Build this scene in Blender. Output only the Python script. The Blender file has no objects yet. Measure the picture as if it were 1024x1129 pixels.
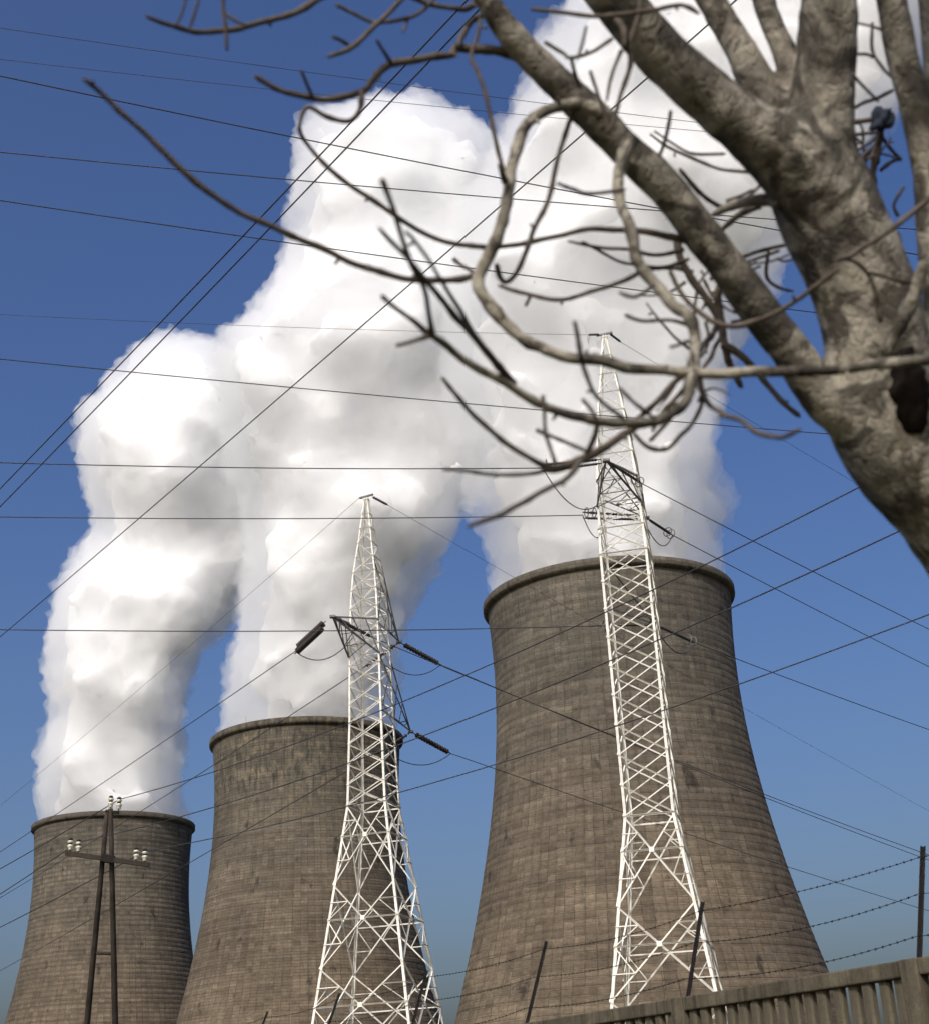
import bpy, bmesh, math, random
import numpy as np
from mathutils import Vector, Matrix, noise

random.seed(7)
rng = np.random.default_rng(11)
sc = bpy.context.scene
col = sc.collection
PI = math.pi

# ------------------------------------------------------------------ camera
EYE = Vector((0, 0, 1.6))
FPX = 1600.0                       # focal length measured on a 1024 pixel wide frame
PITCH, ROLL = math.radians(23.0), math.radians(3.0)
FW = Vector((0, math.cos(PITCH), math.sin(PITCH)))
R0 = Vector((1, 0, 0))
U0 = Vector((0, -math.sin(PITCH), math.cos(PITCH)))
RT = R0 * math.cos(ROLL) - U0 * math.sin(ROLL)
UP = U0 * math.cos(ROLL) + R0 * math.sin(ROLL)
cd = bpy.data.cameras.new('camera')
cam = bpy.data.objects.new('camera', cd)
col.objects.link(cam)
cam.matrix_world = Matrix(((RT.x, UP.x, -FW.x, EYE.x), (RT.y, UP.y, -FW.y, EYE.y), (RT.z, UP.z, -FW.z, EYE.z), (0, 0, 0, 1)))
cd.sensor_fit = 'HORIZONTAL'
cd.sensor_width = 36.0
cd.lens = FPX / 1024 * 36.0
cd.clip_start = 0.05
cd.clip_end = 6000
cd.dof.use_dof = True
cd.dof.focus_distance = 140.0
cd.dof.aperture_fstop = 4.0
sc.camera = cam

# ------------------------------------------------------------------ sky, sun, exposure
SUN_AZ, SUN_EL = math.radians(201), math.radians(41)
w = bpy.data.worlds.new('World')
sc.world = w
w.use_nodes = True
nt = w.node_tree
sky = nt.nodes.new('ShaderNodeTexSky')
sky.sky_type = 'NISHITA'
sky.sun_disc = False
sky.sun_elevation = SUN_EL
sky.sun_rotation = SUN_AZ
sky.air_density = 1.0
sky.dust_density = 6.3
sky.ozone_density = 3.2
film = nt.nodes.new('ShaderNodeHueSaturation')          # the film's stronger, slightly violet blue, over the whole sky
film.inputs['Hue'].default_value = 0.512
film.inputs['Saturation'].default_value = 1.26
nt.links.new(sky.outputs[0], film.inputs['Color'])
nt.links.new(film.outputs[0], nt.nodes['Background'].inputs[0])
nt.nodes['Background'].inputs[1].default_value = 0.13
sd = bpy.data.lights.new('sun', 'SUN')
sd.energy = 2.7
sd.angle = math.radians(0.53)
sd.color = (1.0, 0.975, 0.94)
sun = bpy.data.objects.new('sun', sd)
col.objects.link(sun)
S = Vector((math.sin(SUN_AZ) * math.cos(SUN_EL), math.cos(SUN_AZ) * math.cos(SUN_EL), math.sin(SUN_EL)))
sun.rotation_euler = S.to_track_quat('Z', 'Y').to_euler()
sc.view_settings.view_transform = 'Standard'
sc.view_settings.look = 'None'
sc.view_settings.gamma = 1.0
sc.view_settings.exposure = 0.0
sc.render.engine = 'CYCLES'
cy = sc.cycles
cy.use_denoising = True
cy.max_bounces = 16
cy.diffuse_bounces = 8
cy.volume_bounces = 12
cy.transparent_max_bounces = 16
cy.use_adaptive_sampling = True
cy.adaptive_threshold = 0.03
cy.adaptive_min_samples = 12

# ------------------------------------------------------------------ helpers: measuring
def ray(x, y):
    return FW + RT * ((x - 512) / FPX) + UP * ((564.5 - y) / FPX)
def at(x, y, d):
    return EYE + ray(x, y) * d
def atz(x, y, z):
    q = ray(x, y)
    return EYE + q * ((z - EYE.z) / q.z)
def proj(P):
    v = Vector(P) - EYE
    d = v.dot(FW)
    return 512 + FPX * v.dot(RT) / d, 564.5 - FPX * v.dot(UP) / d, d
def height_at(x0, y0, py):
    lo, hi = -60.0, 200.0
    for _ in range(50):
        m = (lo + hi) / 2
        if proj((x0, y0, m))[1] > py: lo = m
        else: hi = m
    return m

# ------------------------------------------------------------------ helpers: objects
def link(name, data, mat=None, parent=None, smooth=False):
    o = bpy.data.objects.new(name, data)
    col.objects.link(o)
    if data is not None and mat is not None and not data.materials:
        data.materials.append(mat)
    if smooth and data is not None:
        data.polygons.foreach_set('use_smooth', [True] * len(data.polygons))
    if parent is not None:
        o.parent = parent
    return o
def mesh(name, verts, faces):
    m = bpy.data.meshes.new(name)
    m.from_pydata([tuple(v) for v in verts], [], faces)
    m.update()
    return m
def tag(o, label, cat=None, group=None, kind=None):
    o['label'] = label
    if cat: o['category'] = cat
    if group: o['group'] = group
    if kind: o['kind'] = kind
    return o
def thing(name, loc, label, cat, group=None):
    o = bpy.data.objects.new(name, None)
    o.empty_display_size = 0.5
    col.objects.link(o)
    o.location = loc
    return tag(o, label, cat, group)

def frames(pts):
    n = len(pts)
    tans = [(pts[min(i + 1, n - 1)] - pts[max(i - 1, 0)]).normalized() for i in range(n)]
    t = tans[0]
    u = t.orthogonal().normalized()
    out = []
    for i in range(n):
        t = tans[i]
        u = (u - t * u.dot(t)).normalized()
        out.append((t, u, t.cross(u)))
    return out
def tube_geo(pts, radii, sides=8, wob=0.0, caps=True, seed=0.0):
    pts = [Vector(p) for p in pts]
    V, F = [], []
    for i, (t, u, v) in enumerate(frames(pts)):
        for k in range(sides):
            a = 2 * PI * k / sides
            d = u * math.cos(a) + v * math.sin(a)
            r = radii[i]
            if wob:
                p = pts[i] + d * r
                r *= 1 + wob * noise.noise((p * (0.55 / max(r, .004)) + Vector((seed, seed * 2, 0)))) 
            V.append(pts[i] + d * r)
    n = len(pts)
    for i in range(n - 1):
        for k in range(sides):
            k2 = (k + 1) % sides
            F.append((i * sides + k, i * sides + k2, (i + 1) * sides + k2, (i + 1) * sides + k))
    if caps:
        F.append(tuple(range(sides))[::-1])
        F.append(tuple((n - 1) * sides + k for k in range(sides)))
    return V, F
def merge(parts):
    V, F = [], []
    for v, f in parts:
        o = len(V)
        V += list(v)
        F += [tuple(i + o for i in q) for q in f]
    return V, F
def box_geo(c, s, rot=None):
    V = []
    for dx in (-.5, .5):
        for dy in (-.5, .5):
            for dz in (-.5, .5):
                p = Vector((dx * s[0], dy * s[1], dz * s[2]))
                if rot is not None: p = rot @ p
                V.append(Vector(c) + p)
    return V, [(0, 1, 3, 2), (4, 6, 7, 5), (0, 4, 5, 1), (2, 3, 7, 6), (0, 2, 6, 4), (1, 5, 7, 3)]
def lathe_geo(profile, sides, axis_from=None, axis_to=None):
    # profile: (r, t) pairs; t runs along z, or from axis_from towards axis_to in metres
    V, F = [], []
    if axis_from is None:
        o, t, u, v = Vector((0, 0, 0)), Vector((0, 0, 1)), Vector((1, 0, 0)), Vector((0, 1, 0))
    else:
        o = Vector(axis_from)
        t = (Vector(axis_to) - o).normalized()
        u = t.orthogonal().normalized()
        v = t.cross(u)
    for r, h in profile:
        for k in range(sides):
            a = 2 * PI * k / sides
            V.append(o + t * h + (u * math.cos(a) + v * math.sin(a)) * r)
    for i in range(len(profile) - 1):
        for k in range(sides):
            k2 = (k + 1) % sides
            F.append((i * sides + k, i * sides + k2, (i + 1) * sides + k2, (i + 1) * sides + k))
    return V, F
def closed_lathe(profile, sides, a, b):
    V, F = lathe_geo(profile, sides, a, b)
    n = len(profile)
    F.append(tuple(range(sides))[::-1])
    F.append(tuple((n - 1) * sides + k for k in range(sides)))
    return V, F

# ------------------------------------------------------------------ materials
def new_mat(name, color=(.5, .5, .5), rough=.7, metal=0.0, spec=0.3):
    m = bpy.data.materials.new(name)
    m.use_nodes = True
    b = m.node_tree.nodes['Principled BSDF']
    b.inputs['Base Color'].default_value = (*color, 1)
    b.inputs['Roughness'].default_value = rough
    b.inputs['Metallic'].default_value = metal
    b.inputs['Specular IOR Level'].default_value = spec
    return m, m.node_tree, b
class N:
    """a thin node builder"""
    def __init__(s, nt): s.nt = nt
    def new(s, t, **kw):
        n = s.nt.nodes.new('ShaderNode' + t)
        for k, v in kw.items(): setattr(n, k, v)
        return n
    def link(s, a, b): s.nt.links.new(a, b)
    def math(s, op, a, b=None):
        n = s.new('Math', operation=op)
        for i, x in enumerate((a, b)):
            if x is None: continue
            if isinstance(x, (int, float)): n.inputs[i].default_value = x
            else: s.link(x, n.inputs[i])
        return n.outputs[0]
    def noise(s, vec, scale, detail=4, rough=.55, dist=0.0):
        n = s.new('TexNoise')
        n.inputs['Scale'].default_value = scale
        n.inputs['Detail'].default_value = detail
        n.inputs['Roughness'].default_value = rough
        n.inputs['Distortion'].default_value = dist
        if vec is not None: s.link(vec, n.inputs['Vector'])
        return n.outputs['Fac']
    def ramp(s, fac, stops):
        n = s.new('ValToRGB')
        e = n.color_ramp.elements
        while len(e) < len(stops): e.new(.5)
        for q, (p, c) in zip(e, stops):
            q.position = p
            q.color = (*c, 1) if not isinstance(c, (int, float)) else (c, c, c, 1)
        s.link(fac, n.inputs[0])
        return n.outputs['Color']
    def mix(s, fac, a, b, mode='MIX'):
        n = s.new('Mix', data_type='RGBA', blend_type=mode)
        for sock, x in ((n.inputs[0], fac), (n.inputs[6], a), (n.inputs[7], b)):
            if isinstance(x, (int, float)): sock.default_value = x
            elif isinstance(x, tuple): sock.default_value = (*x, 1)
            else: s.link(x, sock)
        return n.outputs[2]
    def bump(s, h, strength, dist):
        n = s.new('Bump')
        n.inputs['Strength'].default_value = strength
        n.inputs['Distance'].default_value = dist
        s.link(h, n.inputs['Height'])
        return n.outputs['Normal']
    def mapping(s, vec, scale):
        n = s.new('Mapping')
        n.inputs['Scale'].default_value = scale
        s.link(vec, n.inputs['Vector'])
        return n.outputs[0]

def tower_material(name, seed, patch):
    m, nt, b = new_mat(name, rough=.92, spec=.15)
    q = N(nt)
    tc = q.new('TexCoord').outputs['Object']
    sp = q.new('SeparateXYZ'); q.link(tc, sp.inputs[0])
    th = q.math('ARCTAN2', sp.outputs[0], sp.outputs[1])
    arc = q.math('MULTIPLY', th, 22.0)
    cb = q.new('CombineXYZ')
    q.link(q.math('ADD', arc, seed * 13.7), cb.inputs[0]); q.link(sp.outputs[2], cb.inputs[1]); cb.inputs[2].default_value = seed
    uv = cb.outputs[0]
    br = q.new('TexBrick', offset=0.0, squash=1.0)
    br.inputs['Scale'].default_value = 1.0
    br.inputs['Brick Width'].default_value = 1.38
    br.inputs['Row Height'].default_value = 1.2
    br.inputs['Mortar Size'].default_value = 0.10
    br.inputs['Mortar Smooth'].default_value = .6
    br.inputs['Bias'].default_value = 0.0
    br.inputs['Color1'].default_value = (0, 0, 0, 1); br.inputs['Color2'].default_value = (1, 1, 1, 1); br.inputs['Mortar'].default_value = (.5, .5, .5, 1)
    wob = q.new('VectorMath', operation='ADD')
    nz = q.new('TexNoise'); nz.inputs['Scale'].default_value = .6; q.link(uv, nz.inputs['Vector'])
    sc2 = q.new('VectorMath', operation='SCALE'); sc2.inputs['Scale'].default_value = .5
    q.link(nz.outputs['Color'], sc2.inputs[0]); q.link(uv, wob.inputs[0]); q.link(sc2.outputs[0], wob.inputs[1])
    q.link(wob.outputs[0], br.inputs['Vector'])
    # tone: broad weathering, per lift bands, per panel, vertical runs
    broad = q.noise(q.mapping(uv, (.05, .07, 1)), 1, 5, .6, .4)
    band = q.noise(q.mapping(uv, (.02, .85, 1)), 1, 3, .6)
    streak = q.noise(q.mapping(uv, (1.1, .07, 1)), 1, 5, .65, .3)
    fine = q.noise(q.mapping(uv, (1.6, 2.2, 1)), 1, 5, .7)
    base = q.ramp(broad, [(.3, (.086, .074, .059)), (.52, (.118, .101, .079)), (.72, (.155, .131, .099))])
    c = q.mix(.5, base, q.ramp(band, [(.3, .28), (.5, .5), (.72, .74)]), 'OVERLAY')
    c = q.mix(.18, c, br.outputs['Color'], 'OVERLAY')
    c = q.mix(.34, c, q.ramp(streak, [(.32, .24), (.5, .5), (.7, .68)]), 'OVERLAY')
    c = q.mix(.55, c, q.ramp(fine, [(.28, .2), (.5, .5), (.75, .8)]), 'OVERLAY')
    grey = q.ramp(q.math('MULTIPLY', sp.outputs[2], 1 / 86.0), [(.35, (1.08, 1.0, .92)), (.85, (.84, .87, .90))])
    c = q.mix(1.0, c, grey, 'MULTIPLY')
    # joints hold soot, unevenly
    jm = q.math('MULTIPLY', br.outputs['Fac'], q.ramp(q.noise(q.mapping(uv, (.25, .3, 1)), 1, 3), [(.34, .05), (.66, .75)]))
    c = q.mix(jm, c, (.040, .034, .028))
    # dark blotches hanging from joints
    bl = q.noise(q.mapping(uv, (.30, .17, 1)), 1, 4, .6, .2)
    c = q.mix(q.ramp(bl, [(.62, 0.0), (.70, .8)]), c, (.028, .024, .022))
    if patch:
        top = q.ramp(q.math('MULTIPLY', q.math('SUBTRACT', sp.outputs[2], 60.0), 1 / 22.0), [(.0, 0.0), (.6, .75)])
        pn = q.noise(q.mapping(uv, (.55, .4, 1)), 1, 4, .7)
        c = q.mix(q.math('MULTIPLY', top, q.ramp(pn, [(.50, 0.0), (.66, .8)])), c, (.22, .18, .11))
        c = q.mix(q.math('MULTIPLY', top, q.ramp(q.noise(q.mapping(uv, (1.2, .16, 2)), 1, 4, .7), [(.50, 0.0), (.62, .9)])), c, (.03, .027, .022))
    q.link(c, b.inputs['Base Color'])
    h = q.math('ADD', q.math('MULTIPLY', br.outputs['Fac'], -.6), q.math('MULTIPLY', fine, .5))
    q.link(q.bump(h, .45, .08), b.inputs['Normal'])
    return m

def plain(name, color, rough, metal=0, var=.35, scale=3.0, spec=.3, bump=0.0):
    m, nt, b = new_mat(name, color, rough, metal, spec)
    q = N(nt)
    tc = q.new('TexCoord').outputs['Object']
    f = q.noise(tc, scale, 6, .65, .3)
    lo = tuple(x * (1 - var) for x in color); hi = tuple(min(1, x * (1 + var * .6)) for x in color)
    q.link(q.ramp(f, [(.32, lo), (.68, hi)]), b.inputs['Base Color'])
    if bump: q.link(q.bump(f, .6, bump), b.inputs['Normal'])
    return m

M = {}
M['paint'] = plain('white_pylon_paint', (.78, .75, .68), .55, 0, .28, 2.6)
M['steel'] = plain('weathered_steel_and_arm_shade', (.17, .165, .16), .6, .3, .4, 2.5)  # bare metal fittings; on crossarms the dark tone also paints their shade
M['cable'] = plain('dark_aluminium_cable', (.055, .055, .058), .55, .2, .3, .4)
M['glass'] = plain('brown_glazed_insulator', (.035, .026, .022), .25, 0, .3, 4, .5)
M['porcelain'] = plain('white_porcelain', (.62, .60, .50), .3, 0, .12, 18, .5)
M['wood'] = plain('tarred_pole_wood', (.042, .034, .028), .8, 0, .5, 2.2, .2, .02)
M['rust'] = plain('rusty_iron', (.015, .012, .011), .8, .2, .4, 9)
M['rag'] = plain('slate_blue_cloth', (.035, .042, .06), .9, 0, .3, 9, .1)
M['soot'] = plain('dark_concrete_lining', (.10, .09, .08), .95, 0, .3, .3)

def concrete_mat():
    m, nt, b = new_mat('fence_concrete', rough=.9, spec=.15)
    q = N(nt)
    tc = q.new('TexCoord').outputs['Object']
    f = q.noise(tc, 1.6, 6, .65)
    st = q.noise(q.mapping(tc, (9, 9, .7)), 1, 5, .65)
    fi = q.noise(tc, 45, 4, .7)
    c = q.ramp(f, [(.3, (.055, .048, .034)), (.55, (.098, .085, .061)), (.75, (.16, .14, .10))])
    c = q.mix(.8, c, q.ramp(st, [(.35, .22), (.52, .5), (.7, .66)]), 'OVERLAY')
    c = q.mix(.5, c, q.ramp(fi, [(.3, .3), (.7, .7)]), 'OVERLAY')
    q.link(c, b.inputs['Base Color'])
    q.link(q.bump(fi, .5, .01), b.inputs['Normal'])
    return m
M['concrete'] = concrete_mat()

def bark_mat():
    m, nt, b = new_mat('mottled_bark', rough=.85, spec=.2)
    q = N(nt)
    tc = q.new('TexCoord').outputs['Object']
    a = q.noise(tc, 3.4, 5, .58, .6)
    p = q.noise(tc, 6.5, 5, .62, .9)
    fi = q.noise(tc, 70, 4, .7)
    c = q.ramp(a, [(.37, (.055, .049, .040)), (.47, (.15, .134, .108)), (.57, (.33, .30, .245))])
    c = q.mix(q.ramp(p, [(.50, 0.0), (.58, .85)]), c, (.038, .032, .025))
    c = q.mix(q.ramp(q.noise(tc, 3.2, 3, .5, .4), [(.60, 0.0), (.70, .30)]), c, (.15, .13, .055))
    c = q.mix(.6, c, q.ramp(fi, [(.3, .3), (.7, .7)]), 'OVERLAY')
    q.link(c, b.inputs['Base Color'])
    h = q.math('ADD', q.math('MULTIPLY', p, .8), q.math('MULTIPLY', fi, .3))
    vo = q.new('TexVoronoi', feature='DISTANCE_TO_EDGE'); vo.inputs['Scale'].default_value = 34
    wp = q.new('VectorMath', operation='ADD'); nz = q.new('TexNoise'); nz.inputs['Scale'].default_value = 14; q.link(tc, nz.inputs['Vector'])
    s2 = q.new('VectorMath', operation='SCALE'); s2.inputs['Scale'].default_value = .05; q.link(nz.outputs['Color'], s2.inputs[0])
    q.link(q.mapping(tc, (1, 1, .45)), wp.inputs[0]); q.link(s2.outputs[0], wp.inputs[1]); q.link(wp.outputs[0], vo.inputs['Vector'])
    h = q.math('ADD', h, q.ramp(vo.outputs['Distance'], [(.0, 0.0), (.12, .8)]))
    q.link(q.bump(h, .45, .010), b.inputs['Normal'])
    return m
M['bark'] = bark_mat()
M['twig'] = plain('twig_bark', (.098, .080, .063), .8, 0, .45, 24, .2, .003)
M['hollow_shade'] = plain('painted_hollow_shade', (.014, .011, .009), .95, 0, .4, 20, .1)  # near-black colour stands in for deep shade in the trunk crotch

def ground_mat():
    m, nt, b = new_mat('winter_grass_ground', rough=.95, spec=.1)
    q = N(nt)
    tc = q.new('TexCoord').outputs['Object']
    a = q.noise(tc, .15, 8, .65)
    q.link(q.ramp(a, [(.35, (.05, .055, .022)), (.55, (.085, .075, .035)), (.7, (.12, .095, .06))]), b.inputs['Base Color'])
    q.link(q.bump(q.noise(tc, 8, 6, .7), .8, .06), b.inputs['Normal'])
    return m

def steam_mats():
    m, nt, b = new_mat('steam_core', (.90, .905, .915), 1.0, 0, 0.0)
    b.inputs['Subsurface Weight'].default_value = 1.0
    b.inputs['Subsurface Radius'].default_value = (1, 1, 1)
    b.inputs['Subsurface Scale'].default_value = 7.0
    v = bpy.data.materials.new('steam_veil')
    v.use_nodes = True
    nt = v.node_tree
    for n in list(nt.nodes): nt.nodes.remove(n)
    out = nt.nodes.new('ShaderNodeOutputMaterial')
    pv = nt.nodes.new('ShaderNodeVolumePrincipled')
    pv.inputs['Color'].default_value = (.965, .97, .98, 1)
    pv.inputs['Density'].default_value = .085
    pv.inputs['Anisotropy'].default_value = .0
    nt.links.new(pv.outputs[0], out.inputs['Volume'])
    v.cycles.homogeneous_volume = True
    return m, v
M['core'], M['veil'] = steam_mats()

# ------------------------------------------------------------------ ground
g = link('ground', mesh('ground', [(-4000, -800, 0), (4000, -800, 0), (4000, 4500, 0), (-4000, 4500, 0)], [(0, 1, 2, 3)]), ground_mat())
g['kind'] = 'structure'

# ------------------------------------------------------------------ cooling towers
RIM = 22.0
def shell_r(t):                     # radius at t metres below the rim
    return 20.65 * math.sqrt(1 + ((t - 14.0) / 52.0) ** 2)
def cooling_tower(px, py, halfpx, label, seed, patch):
    c = at(px, py, FPX * RIM / halfpx)
    H = c.z
    root = thing('cooling_tower', (c.x, c.y, 0), label, 'cooling tower', 'cooling towers of the power station')
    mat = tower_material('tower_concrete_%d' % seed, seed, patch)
    SEG = 144
    lift = 1.2
    z = H - 1.7
    rr = random.Random(seed)
    n = 0
    while z > 9.0:
        z0 = z - lift
        rt, rb = shell_r(H - z), shell_r(H - z0)
        off = rr.uniform(-.01, .01)
        prof = [(rb - .025, z0), (rb + off - .004, z0 + .04), (rb + off, z0 + .10), (rt + off, z - .03), (rt - .025, z)]
        V, F = lathe_geo(prof, SEG)
        link('concrete_lift', mesh('concrete_lift', V, F), mat, root, True)
        z = z0
        n += 1
    # rim: a thick lip that stands out from the shell
    prof = [(21.0, H - 1.75), (21.5, H - 1.55), (21.95, H - 1.25), (RIM, H - 1.1), (RIM, H - .08), (RIM - .08, H), (21.0, H), (20.9, H - .2), (20.4, H - 2.2)]
    V, F = lathe_geo(prof, SEG)
    link('rim', mesh('rim', V, F), mat, root, True)
    prof = [(shell_r(H - 8.0) - .6, 8.0)] + [(shell_r(t) - .55, H - t) for t in range(int(H - 10), 1, -4)]
    V, F = lathe_geo(prof, 96)
    link('inner_lining', mesh('inner_lining', V, F), M['soot'], root, True)
    rb = shell_r(H - z)
    V, F = lathe_geo([(rb + 3.6, 0), (rb + 3.2, 1.2), (rb + .6, z - .9), (rb + .4, z + .1), (rb - .8, z + .1)], SEG)
    link('base_wall', mesh('base_wall', V, F), mat, root, True)
    return c
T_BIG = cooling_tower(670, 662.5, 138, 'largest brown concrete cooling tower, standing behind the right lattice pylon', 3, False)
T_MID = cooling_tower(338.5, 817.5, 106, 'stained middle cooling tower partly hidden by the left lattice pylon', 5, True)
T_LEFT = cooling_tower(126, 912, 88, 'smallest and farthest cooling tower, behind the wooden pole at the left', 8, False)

# ------------------------------------------------------------------ steam plumes
def poly_inside(poly, x, y):
    ins = False
    n = len(poly)
    for i in range(n):
        x1, y1 = poly[i]; x2, y2 = poly[(i + 1) % n]
        if (y1 > y) != (y2 > y) and x < (x2 - x1) * (y - y1) / (y2 - y1) + x1: ins = not ins
    return ins
def poly_dist(poly, x, y):
    best = 1e9
    n = len(poly)
    for i in range(n):
        x1, y1 = poly[i]; x2, y2 = poly[(i + 1) % n]
        dx, dy = x2 - x1, y2 - y1
        t = max(0, min(1, ((x - x1) * dx + (y - y1) * dy) / (dx * dx + dy * dy)))
        best = min(best, math.hypot(x1 + t * dx - x, y1 + t * dy - y))
    return best
def ico(sub):
    bm = bmesh.new()
    bmesh.ops.create_icosphere(bm, subdivisions=sub, radius=1)
    V = np.array([v.co[:] for v in bm.verts]); F = np.array([[v.index for v in f.verts] for f in bm.faces])
    bm.free()
    return V, F
ICO = ico(2)
def steam(label, tower, poly, depth, lean, seed, count=330, thick=95.0, voxel=1.5):
    """billows packed through the body of the plume and fused; LEAN is how the depth changes per metre of height"""
    rr = random.Random(seed)
    tower_row = proj(tower)[1]
    xs = [p[0] for p in poly]; ys = [p[1] for p in poly]
    balls = []
    tries = 0
    while len(balls) < count and tries < 60000:
        tries += 1
        x, y = rr.uniform(min(xs), max(xs)), rr.uniform(min(ys), max(ys))
        if not poly_inside(poly, x, y): continue
        d = poly_dist(poly, x, y)
        if d < 7: continue
        edge = len(balls) > count * .35
        if edge and d > 46: continue
        r = min(d, 62) * (rr.uniform(.72, 1.0) if d < 40 else rr.uniform(.5, .95))
        D = thick
        t = math.sqrt(max(0, D * D - (D - min(d, D)) ** 2))
        wz = rr.uniform(-1, 1) * max(0, t - r * .6)
        zc = at(x, y, depth).z
        dd = depth + wz * depth / FPX + lean * (zc - tower.z)
        p, rw = at(x, y, dd), r * dd / FPX
        if p.z < tower.z + 40:          # stay inside the mouth of the tower, widening above it
            lim = 20.3 + max(0, p.z - tower.z - 1) * .33
            rw = min(rw, lim * .8)
            v = Vector((p.x - tower.x, p.y - tower.y, 0))
            if v.length + rw > lim and v.length > 0:
                v *= max(0, lim - rw) / v.length
                p = Vector((tower.x + v.x, tower.y + v.y, p.z))
            if p.z < tower.z - 4: continue
        balls.append((p, rw))
    # a filled middle, so that no holes are left between the billows
    for gx in range(int(min(xs)), int(max(xs)), 34):
        for gy in range(int(min(ys)), int(tower_row) - 20, 34):
            if poly_inside(poly, gx, gy):
                d = poly_dist(poly, gx, gy)
                if d > 24:
                    dd = depth + lean * (at(gx, gy, depth).z - tower.z)
                    balls.append((at(gx, gy, dd), min(d, 64) * .9 * dd / FPX))
    # the column inside the tower mouth
    for k in range(26):
        a = k * 2.399
        rr_ = 14.4 if k % 4 else 6
        balls.append((Vector((tower.x + rr_ * math.cos(a), tower.y + rr_ * math.sin(a), tower.z - 1 + 2.5 * (k % 4))), 5.6))
    balls.append((Vector((tower.x, tower.y, tower.z - 2)), 15.0))
    def fused(grow, smooth, displacements):
        use = [(c, r) for c, r in balls if grow > 0 or r > 5.0]
        V = np.concatenate([ICO[0] * (r + grow) + np.array(c[:]) for c, r in use])
        F = np.concatenate([ICO[1] + i * len(ICO[0]) for i in range(len(use))])
        o = bpy.data.objects.new('tmp', mesh('steam', V.tolist(), F.tolist()))
        col.objects.link(o)
        md = o.modifiers.new('r', 'REMESH'); md.mode = 'VOXEL'; md.voxel_size = voxel; md.use_smooth_shade = True
        sm = o.modifiers.new('s', 'SMOOTH'); sm.factor = .6; sm.iterations = smooth
        for size, strength, octaves, hard, mid in displacements:
            t = bpy.data.textures.new('puff', 'CLOUDS')
            t.noise_scale = size; t.noise_depth = octaves; t.noise_type = 'HARD_NOISE' if hard else 'SOFT_NOISE'
            dm = o.modifiers.new('d', 'DISPLACE')
            dm.texture = t; dm.texture_coords = 'GLOBAL'; dm.strength = strength; dm.mid_level = mid
        me = bpy.data.meshes.new_from_object(o.evaluated_get(bpy.context.evaluated_depsgraph_get()))
        bpy.data.objects.remove(o)
        return me
    core = fused(-3.2, 9, [(12.0, 3.5, 1, True, .5), (4.5, 1.6, 1, True, .5)])
    veil = fused(2.9, 5, [(12.0, 4.0, 1, True, .5), (8.0, 3.5, 2, False, .45), (4.2, 3.4, 1, True, .45), (2.0, .8, 1, True, .45)])
    # both leave through the tower's mouth
    for me, lim in ((veil, 20.2), (core, 18.6)):
        co = np.empty(len(me.vertices) * 3); me.vertices.foreach_get('co', co); co = co.reshape(-1, 3)
        dx, dy = co[:, 0] - tower.x, co[:, 1] - tower.y
        rad = np.hypot(dx, dy) + 1e-6
        mouth = lim + np.clip(co[:, 2] - tower.z - .5, 0, None) * .28
        k = np.where(co[:, 2] < tower.z + 14, np.minimum(1, mouth / rad), 1)
        co[:, 0] = tower.x + dx * k; co[:, 1] = tower.y + dy * k
        me.vertices.foreach_set('co', co.ravel()); me.update()
    root = thing('steam_plume', (tower.x, tower.y, tower.z), label, 'steam', 'steam plumes over the cooling towers')
    for nm, me, ma in (('steam_body', core, M['core']), ('steam_veil', veil, M['veil'])):
        me.materials.clear()
        me.transform(Matrix.Translation(-tower))
        link(nm, me, ma, root, True)
    return root
steam('white steam plume rising from the farthest cooling tower at the left', T_LEFT,
      [(44, 915), (41, 870), (44, 830), (55, 780), (51, 735), (50, 695), (64, 650), (86, 605), (108, 572), (88, 520), (80, 478), (95, 447),
       (125, 407), (152, 378), (185, 364), (215, 366), (245, 380), (290, 400), (340, 450), (340, 520), (312, 595), (280, 655), (248, 690),
       (224, 725), (208, 740), (200, 800), (198, 860), (200, 915)], 398, .25, 21, 340, 85, 1.5)
steam('white steam plume rising from the middle cooling tower, reaching high towards the branches', T_MID,
      [(242, 815), (243, 785), (253, 735), (262, 690), (268, 640), (268, 590), (262, 540), (244, 480), (234, 420), (244, 380), (272, 343),
       (304, 308), (315, 265), (323, 215), (319, 165), (330, 133), (348, 112), (380, 116), (415, 104), (455, 102), (490, 116), (525, 129),
       (560, 170), (600, 225), (620, 330), (600, 430), (560, 500), (525, 535), (502, 575), (480, 625), (457, 668), (440, 720), (439, 780), (441, 815)],
      324, .25, 33, 480, 96, 1.3)
steam('broad white steam plume rising from the largest cooling tower behind the tree', T_BIG,
      [(541, 665), (537, 630), (531, 590), (525, 550), (512, 500), (490, 420), (490, 320), (516, 225), (550, 155), (580, 90), (595, 50), (624, 18),
       (650, -60), (720, -120), (880, -150), (1060, -80), (1015, 60), (955, 160), (885, 250), (832, 330), (804, 400), (795, 440), (782, 485),
       (786, 520), (797, 560), (795, 610), (798, 665)], 250, .25, 45, 480, 100, 1.1)

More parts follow.
